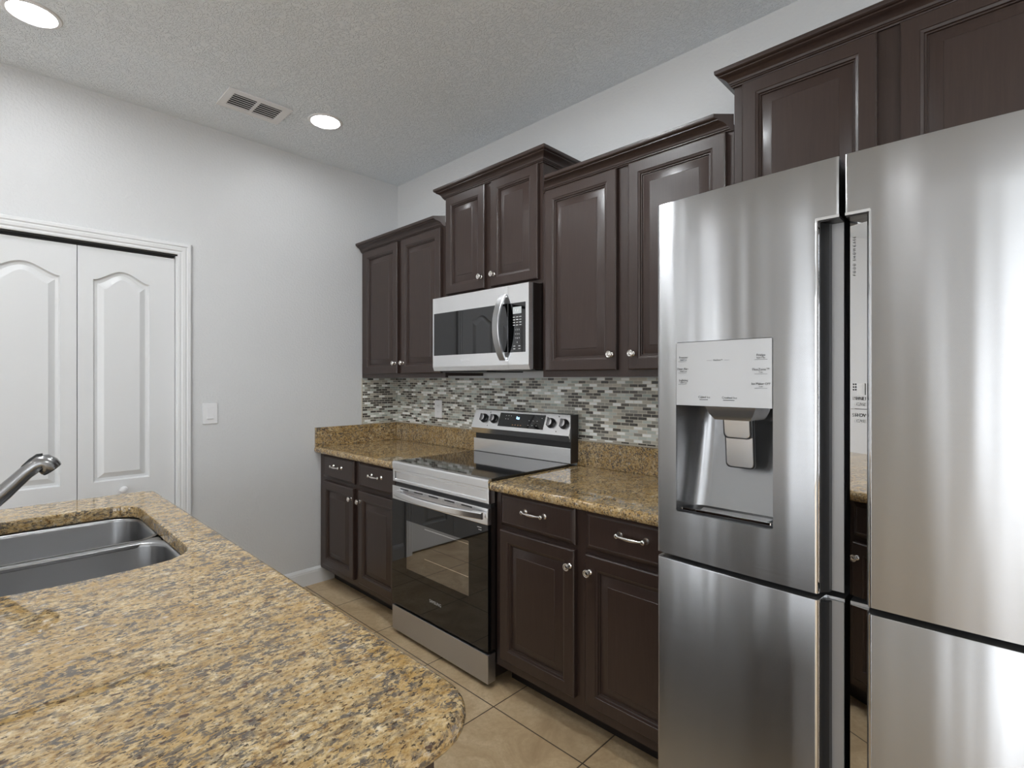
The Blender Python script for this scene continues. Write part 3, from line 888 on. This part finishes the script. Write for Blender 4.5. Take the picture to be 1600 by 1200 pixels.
for x, t in ((1.098, .88), (1.098, .12), (1.628, .88), (1.628, .12), (1.552, .8)):
    m = MB(); m.lathe([(0, 0), (.0032, 0), (.0032, .0005), (0, .0005)], face_pt(x, t), fn, 10); obj('indicator', m, 'black', bgd)

# ================================================================== MICROWAVE
MX0, MX1, MF = .968, 1.7205, -.400
mw = thing('microwave', 'stainless steel over-the-range microwave mounted under the short cabinet', 'microwave', (1.344, -.2, 1.412))
b = MB(); b.box(MX0 + .003, MX1 - .003, -.372, -.012, 1.416, 1.829); obj('body', b, 'side_black', mw)
b = MB(); b.box(MX0 + .02, 1.36, -.345, -.06, 1.404, 1.4155); b.box(1.40, MX1 - .03, -.33, -.06, 1.409, 1.4155); obj('underside_grille', b, 'black', mw)
# front: door (steel top and bottom bands, side strip, glass) and control side
def front(x0, x1):
    mb = MB(); mb.prism([(-.3725, 1.412), (-.392, 1.414), (MF, 1.437), (MF, 1.8265), (-.397, 1.8285), (-.3725, 1.8285)], 'x', x0, x1); return mb
dm = front(MX0, 1.5765); mdoor = obj('door', dm, 'steel', mw)
m = MB(); m.box(.980, 1.5750, MF - .0012, MF - .0002, 1.500, 1.739); obj('window', m, 'mw_glass', mdoor)
cp = obj('control_panel', front(1.5780, MX1 - .006), 'steel', mw)
m = MB(); m.box(1.579, 1.6935, MF - .0012, MF - .0002, 1.497, 1.737); pg = obj('panel_glass', m, 'mw_glass', cp)
m = MB(); m.box(1.612, 1.668, MF - .0018, MF - .0013, 1.684, 1.717); obj('display', m, 'lcd_grey', pg)
lettering('1:21', .016, (1.64, MF - .0020, 1.700), 'ink_white', pg, 'clock_digits')
for i in range(4):
    lettering('  '.join(['123', '456', '789', ' 0 '][i]), .0105, (1.640, MF - .0014, 1.606 - i * .0205), 'ink_light', pg, 'key_digits', sx=1.1)
for i, (zz, xs_) in enumerate(((1.668, (1.612, 1.633, 1.654)), (1.655, (1.612, 1.633, 1.654)), (1.642, (1.612, 1.633, 1.654)), (1.629, (1.612, 1.633, 1.654)), (1.527, (1.614, 1.648)), (1.514, (1.614, 1.648)))):
    for x_ in xs_:
        m = MB(); m.box(x_, x_ + .0135, MF - .0016, MF - .0013, zz - .0019, zz + .0019); obj('touch_key', m, 'ink_light', pg)
# handle: bowed flat bar
m = MB(); rings = []
for i in range(25):
    u = i / 24 * 2 - 1
    z = 1.622 + u * .163
    y = MF - .010 - .052 * (1 - u * u) ** .9
    hw = .0215; th = .010
    rings.append([(1.548 - hw, y, z), (1.548 - hw + .003, y - .0025, z), (1.548 + hw - .003, y - .0025, z), (1.548 + hw, y, z), (1.548 + hw, y + th, z), (1.548 - hw, y + th, z)])
m.loops(rings)
hh = obj('handle', m, 'steel_handle', mdoor, 12)
for z in (1.465, 1.779):
    q = MB(); q.box(1.530, 1.566, MF - .010, MF - .0002, z - .008, z + .008); obj('handle_post', q, 'steel', hh)
lettering('SAMSUNG', .0165, (1.256, MF - .0003, 1.468), 'ink_white', mdoor, 'maker_lettering')

# ================================================================== REFRIGERATOR
FXL, FXC, FXR = 2.640, 3.097, 3.556
FZT = 1.858
def fy(x): return -.892 + ((x - FXC) / .458) ** 2 * .021
fr = thing('refrigerator', 'large stainless steel four door refrigerator with ice dispenser', 'refrigerator', (3.097, -.45, 0))
b = MB(); b.box(FXL + .006, FXR - .006, -.695, -.04, .03, 1.815, .004); obj('body', b, 'steel_dark', fr)
b = MB(); b.box(FXL + .02, FXR - .02, -.83, -.10, .004, .0295); obj('base_grille', b, 'black', fr)
b = MB(); b.box(FXL + .02, FXR - .02, -.7125, -.6955, .06, 1.80); obj('gasket', b, 'black', fr)
GAP = .0055
RW, RD = .046, .048     # recess width, depth
ZR = 1.728              # top of the handle recess
def door_profile(side, recess):
    """front profile points in plan from the outer edge to the inner edge"""
    pts = []
    if side < 0: xa, xb = FXL, FXC - GAP
    else: xa, xb = FXR, FXC + GAP
    xe = xb + side * RW if recess else xb     # where the flat front ends (toward the middle)
    n = 18
    x0 = xa - side * .006
    pts.append((xa, fy(xa) + .008)); pts.append((xa - side * .0018, fy(xa) + .0025))
    for i in range(n + 1):
        x = x0 + (xe - x0) * i / n
        if not recess and i == n: x = xe + side * .004
        pts.append((x, fy(x)))
        if i == 0: pts.append((x - side * .003, fy(x - side * .003)))
    xh = (xe + side * .0022) if recess else (xe + side * .0065)
    pts.insert(-1, (xh, fy(xh)))
    if recess:
        yb = fy(xe)
        pts += [(xe - side * .003, yb + .0015), (xe - side * .0045, yb + .005), (xe - side * .0080, yb + RD - .012), (xe - side * .0095, yb + RD + .003), (xb, yb + RD + .003)]
    else:
        pts += [(xb + side * .001, fy(xb) + .0015), (xb, fy(xb) + .004)]
    return pts, xa, xb
def fridge_door(name, side, z0, z1, zr):
    """zr: top of recess (None: recess runs the full height)"""
    mb = MB(); yb = -.715
    secs = [(z0, zr if zr else z1, True)]
    if zr: secs.append((zr, z1, False))
    for a, c, rec in secs:
        p, xa, xb = door_profile(side, rec)
        poly = p + [(xb, yb), (xa, yb)]
        r0, r1 = [(x, y, a) for x, y in poly], [(x, y, c) for x, y in poly]
        if c == z1:
            def ins(pp, d): return [(FXC + (x - FXC) * (1 - d * .4), y + (d if y < yb - .001 else 0)) for x, y in pp]
            rings = [r0, [(x, y, c - .003) for x, y in poly], [(x, y, c - .0008) for x, y in ins(poly, .001)], [(x, y, c) for x, y in ins(poly, .0028)]]
        else:
            rings = [r0, r1]
        mb.loops(rings)
    return mb
ZS0, ZS1 = .8655, .8795      # split between freezer doors and upper doors
dl = obj('door', fridge_door('d', -1, ZS1, FZT, ZR), 'steel_fridge', fr, 40, flat=False)
dr_ = obj('door', fridge_door('d', 1, ZS1, FZT, ZR), 'steel_fridge', fr, 40, flat=False)
fl_ = obj('freezer_door', fridge_door('d', -1, .055, ZS0, None), 'steel_fridge', fr, 40, flat=False)
fr_ = obj('freezer_door', fridge_door('d', 1, .055, ZS0, None), 'steel_fridge', fr, 40, flat=False)
# polished trims lining the handle recesses
def recess_lip(side, z0, z1, top):
    xb = FXC + side * GAP; xe = xb + side * RW; yb = fy(xe)
    mb = MB()
    mb.prism([(xe + side * .0012, yb - .0010), (xe + side * .0012, yb + .002), (xe - side * .0025, yb + .005), (xe - side * .0045, yb + .010), (xe - side * .0062, yb + .010), (xe - side * .0044, yb + .0035), (xe - side * .0020, yb - .0002)], 'z', z0, z1)
    if top:
        mb.box(min(xb, xe), max(xb, xe), yb - .0008, yb + .008, z1 - .004, z1 + .002)
    return mb
def recess_wall(side, z0, z1, top):
    ex = .010 if side < 0 else 0.0
    xb = FXC + side * GAP; xe = xb + side * RW; yb = fy(xe)
    mb = MB()
    mb.prism([(xe - side * .0050, yb + .0102), (xe - side * .0080, yb + RD - .020), (xe - side * (.0102 + ex), yb + RD - .006), (xe - side * (.0128 + ex), yb + RD - .007), (xe - side * (.0105 + ex), yb + RD - .020), (xe - side * (.0085 + ex * .35), yb + .020), (xe - side * .0072, yb + .0102)], 'z', z0, z1 - .007)
    if top: mb.box(min(xb, xe), max(xb, xe), yb + .0082, yb + RD - .004, z1 - .006, z1 + .001)
    return mb
def recess_floor(side, z0, z1):
    xb = FXC + side * GAP; xe = xb + side * RW; yb = fy(xe)
    mb = MB()
    y_in, y_out = yb + RD - .0005, yb + RD - (.0095 if side > 0 else .0005)
    mb.prism([(xb + side * .0005, y_in - .002), (xe - side * .0085, y_out - .002), (xe - side * .0085, y_in + .0), (xb + side * .0005, y_in + .001)], 'z', z0, z1)
    return mb
for side, d, z0, z1, top in ((-1, dl, ZS1, ZR, True), (1, dr_, ZS1, ZR, True), (-1, fl_, .055, ZS0, False), (1, fr_, .055, ZS0, False)):
    obj('handle_trim', recess_lip(side, z0 + .001, z1 - .001, top), 'chrome', d, 50)
    obj('handle_recess', recess_wall(side, z0 + .001, z1 - .001, top), 'black', d, 30)
    obj('handle_panel', recess_floor(side, z0 + .001, z1 - .007), 'mirror' if side > 0 else 'handle_grey', d, 4)
# FOOD SHOWCASE lettering on the polished strip
xs = FXC + GAP + .008; yl = fy(FXC + RW) + RD - .0065
lettering('F O O D   S H O W C A S E', .0066, (xs + .001, yl, 1.640), 'ink', dr_, 'door_lettering', rot=PI / 2, sx=1.12)
lettering('INNER', .0105, (xs + .013, yl - .0035, 1.322), 'ink', dr_, 'door_lettering', sx=.95)
lettering('CASE', .0105, (xs + .013, yl - .0035, 1.309), 'ink_light', dr_, 'door_lettering', sx=.95)
for k_ in range(3):
    m = MB(); m.box(xs - .001, xs + .002, yl - .0032, yl - .0027, 1.352 - k_ * .006, 1.3555 - k_ * .006); obj('door_icon', m, 'ink', dr_)
m = MB(); m.box(xs + .008, xs + .022, yl - .0052, yl - .0047, 1.330, 1.356); obj('door_icon', m, 'ink_white', dr_)
m = MB(); m.box(xs - .004, xs + .031, yl - .0060, yl - .0055, 1.2985, 1.2995); obj('door_line', m, 'ink', dr_)
lettering('SHOW', .0105, (xs + .013, yl - .0035, 1.285), 'ink', dr_, 'door_lettering', sx=.95)
lettering('CASE', .0105, (xs + .013, yl - .0035, 1.272), 'ink_light', dr_, 'door_lettering', sx=.95)

# dispenser
DX0, DX1, DZ0, DZM, DZ1 = 2.700, 2.954, 1.003, 1.2945, 1.466
c = MB(); c.prism(rounded_poly([(DX0, DZ0, .006), (DX1, DZ0, .006), (DX1, DZ1, .006), (DX0, DZ1, .006)], 4), 'y', -.95, -.719)
cut(dl, c)
di = obj('dispenser', MB().box(DX0 + .0005, DX1 - .0005, -.8745, -.838, DZM, DZ1 - .0005), 'black', dl)
pm = MB(); rings = []
pa = [(DX0 + .0015, DZM + .0005), (DX1 - .0015, DZM + .0005), (DX1 - .0015, DZ1 - .0015), (DX0 + .0015, DZ1 - .0015)]
n = 10; top, bot = [], []
yo = -.0012
poly = [(DX0 + .0015 + (DX1 - DX0 - .003) * i / n) for i in range(n + 1)]
ra = [(x, fy(x) + yo, 0) for x in poly] + [(x, -.874, 0) for x in reversed(poly)]
pm.loops([[(x, y, DZM + .0005) for x, y, _ in ra], [(x, y, DZ1 - .0015) for x, y, _ in ra]])
dp = obj('control_plate', pm, 'panel_grey', di, 30)
def ptxt(t, s, x, z, mat='ink', sx=1.0): lettering(t, s, (x, fy(x) + yo - .0008, z), mat, dp, 'panel_lettering', sx=sx)
def pline(x0_, x1_, z_, t=.0007):
    m = MB(); y_ = fy((x0_ + x1_) / 2) + yo
    m.box(x0_, x1_, y_ - .0006, y_ + .002, z_, z_ + t); obj('panel_line', m, 'ink', dp)
for x, z, a, b_ in ((2.7235, 1.424, 'Freezer', 'Hold 3 sec'), (2.7235, 1.393, 'Door Alarm', 'Hold 3 sec'), (2.7235, 1.362, 'Lighting', 'Hold 3 sec'),
                    (2.927, 1.424, 'Fridge', 'Hold 3 sec'), (2.927, 1.389, 'FlexZone\u2122', '3 sec'), (2.927, 1.354, 'Ice Maker OFF', '3 sec')):
    ptxt(a, .0084, x, z, sx=.88 if len(a) > 9 else 1.0); ptxt(b_, .0046, x, z - .0065); pline(x - .015, x + .015, z - .0112)
ptxt('FlexZone\u2122', .0050, 2.820, 1.4145)
pline(2.790, 2.803, 1.4140, .0005); pline(2.837, 2.850, 1.4140, .0005)
for x, a, w in ((2.783, 'Cubed Ice', .013), (2.850, 'Crushed Ice', .016)):
    ptxt(a, .0078, x, 1.318); pline(x - w, x + w, 1.3108, .0016)
# cavity lining: swept U section, deep at the top, curling forward at the bottom
cv = MB(); rings = []
for i in range(15):
    u = i / 14
    z = DZM - .0005 - u * (DZM - DZ0 - .004)
    dep = .148 - .028 * u - .030 * u * u           # from door face
    yb_ = -.872 + dep
    r = .050
    pts = [(DX0 + .0006, -.8725), (DX0 + .0010, yb_ - r)]
    for k in range(1, 9):
        a = PI - (PI / 2) * k / 8
        pts.append((DX0 + .001 + r + r * math.cos(a), yb_ - r + r * math.sin(a)))
    for k in range(1, 9):
        a = PI / 2 - (PI / 2) * k / 8
        pts.append((DX1 - .001 - .012 + .012 * math.cos(a), yb_ - .012 + .012 * math.sin(a)))
    pts.append((DX1 - .0006, -.8725))
    rings.append([(x, y, z) for x, y in pts])
cv.loops(rings, close=False)
lin = obj('cavity_liner', cv, 'cavity_grey', di, 60)
# floor / drip tray and top
m = MB(); m.box(DX0 + .001, DX1 - .001, -.8740, -.782, DZ0 + .0005, DZ0 + .006); tr = obj('drip_tray', m, 'black', di)
m = MB(); m.prism(rounded_poly([(DX0 + .060, -.858, .004), (DX1 - .026, -.858, .004), (DX1 - .018, -.818, .004), (DX0 + .052, -.818, .004)], 3), 'z', DZ0 + .0062, DZ0 + .0092); obj('tray_insert', m, 'panel_grey', tr)
m = MB(); m.prism(rounded_poly([(DX0 + .012, -.8725, .006), (DX1 - .008, -.8725, .004), (DX1 - .008, -.8675, .001), (DX0 + .012, -.8675, .001)], 3), 'z', DZ0 + .0062, DZ0 + .012); obj('tray_lip', m, 'chrome', tr)
# ice chute
m = MB(); m.loops([[(2.775, -.862, DZM - .001), (2.905, -.862, DZM - .001), (2.905, -.745, DZM - .001), (2.775, -.745, DZM - .001)],
                   [(2.786, -.858, DZM - .022), (2.897, -.858, DZM - .022), (2.897, -.745, DZM - .022), (2.786, -.745, DZM - .022)],
                   [(2.797, -.850, DZM - .036), (2.888, -.850, DZM - .036), (2.888, -.745, DZM - .036), (2.797, -.745, DZM - .036)]])
obj('ice_chute', m, 'cavity_grey', di, 30)
# paddles
def paddle(x0, x1, z0, z1, y0, y1, th):
    mb = MB(); pts = rounded_poly([(x0, z0, .012), (x1, z0, .012), (x1, z1, .002), (x0, z1, .002)], 5)
    def Y(z): return y0 + (y1 - y0) * (z1 - z) / (z1 - z0)
    mb.loops([[(x, Y(z) + th, z) for x, z in pts], [(x, Y(z) + .001, z) for x, z in pts], [(x + (.001 if x < (x0 + x1) / 2 else -.001), Y(z), z + (.001 if z < (z0 + z1) / 2 else -.0)) for x, z in pts]])
    return mb
m = paddle(2.806, 2.882, 1.128, 1.262, -.812, -.800, .008); pd = obj('paddle', m, 'black', di, 30)
m = paddle(2.809, 2.879, 1.131, 1.262, -.8135, -.8015, .0012); obj('paddle_face', m, 'steel', pd, 30)
m = paddle(2.808, 2.880, 1.208, 1.262, -.826, -.820, .008); p2 = obj('paddle', m, 'black', di, 30)
m = paddle(2.811, 2.877, 1.211, 1.262, -.8275, -.8215, .0012); obj('paddle_face', m, 'steel', p2, 30)
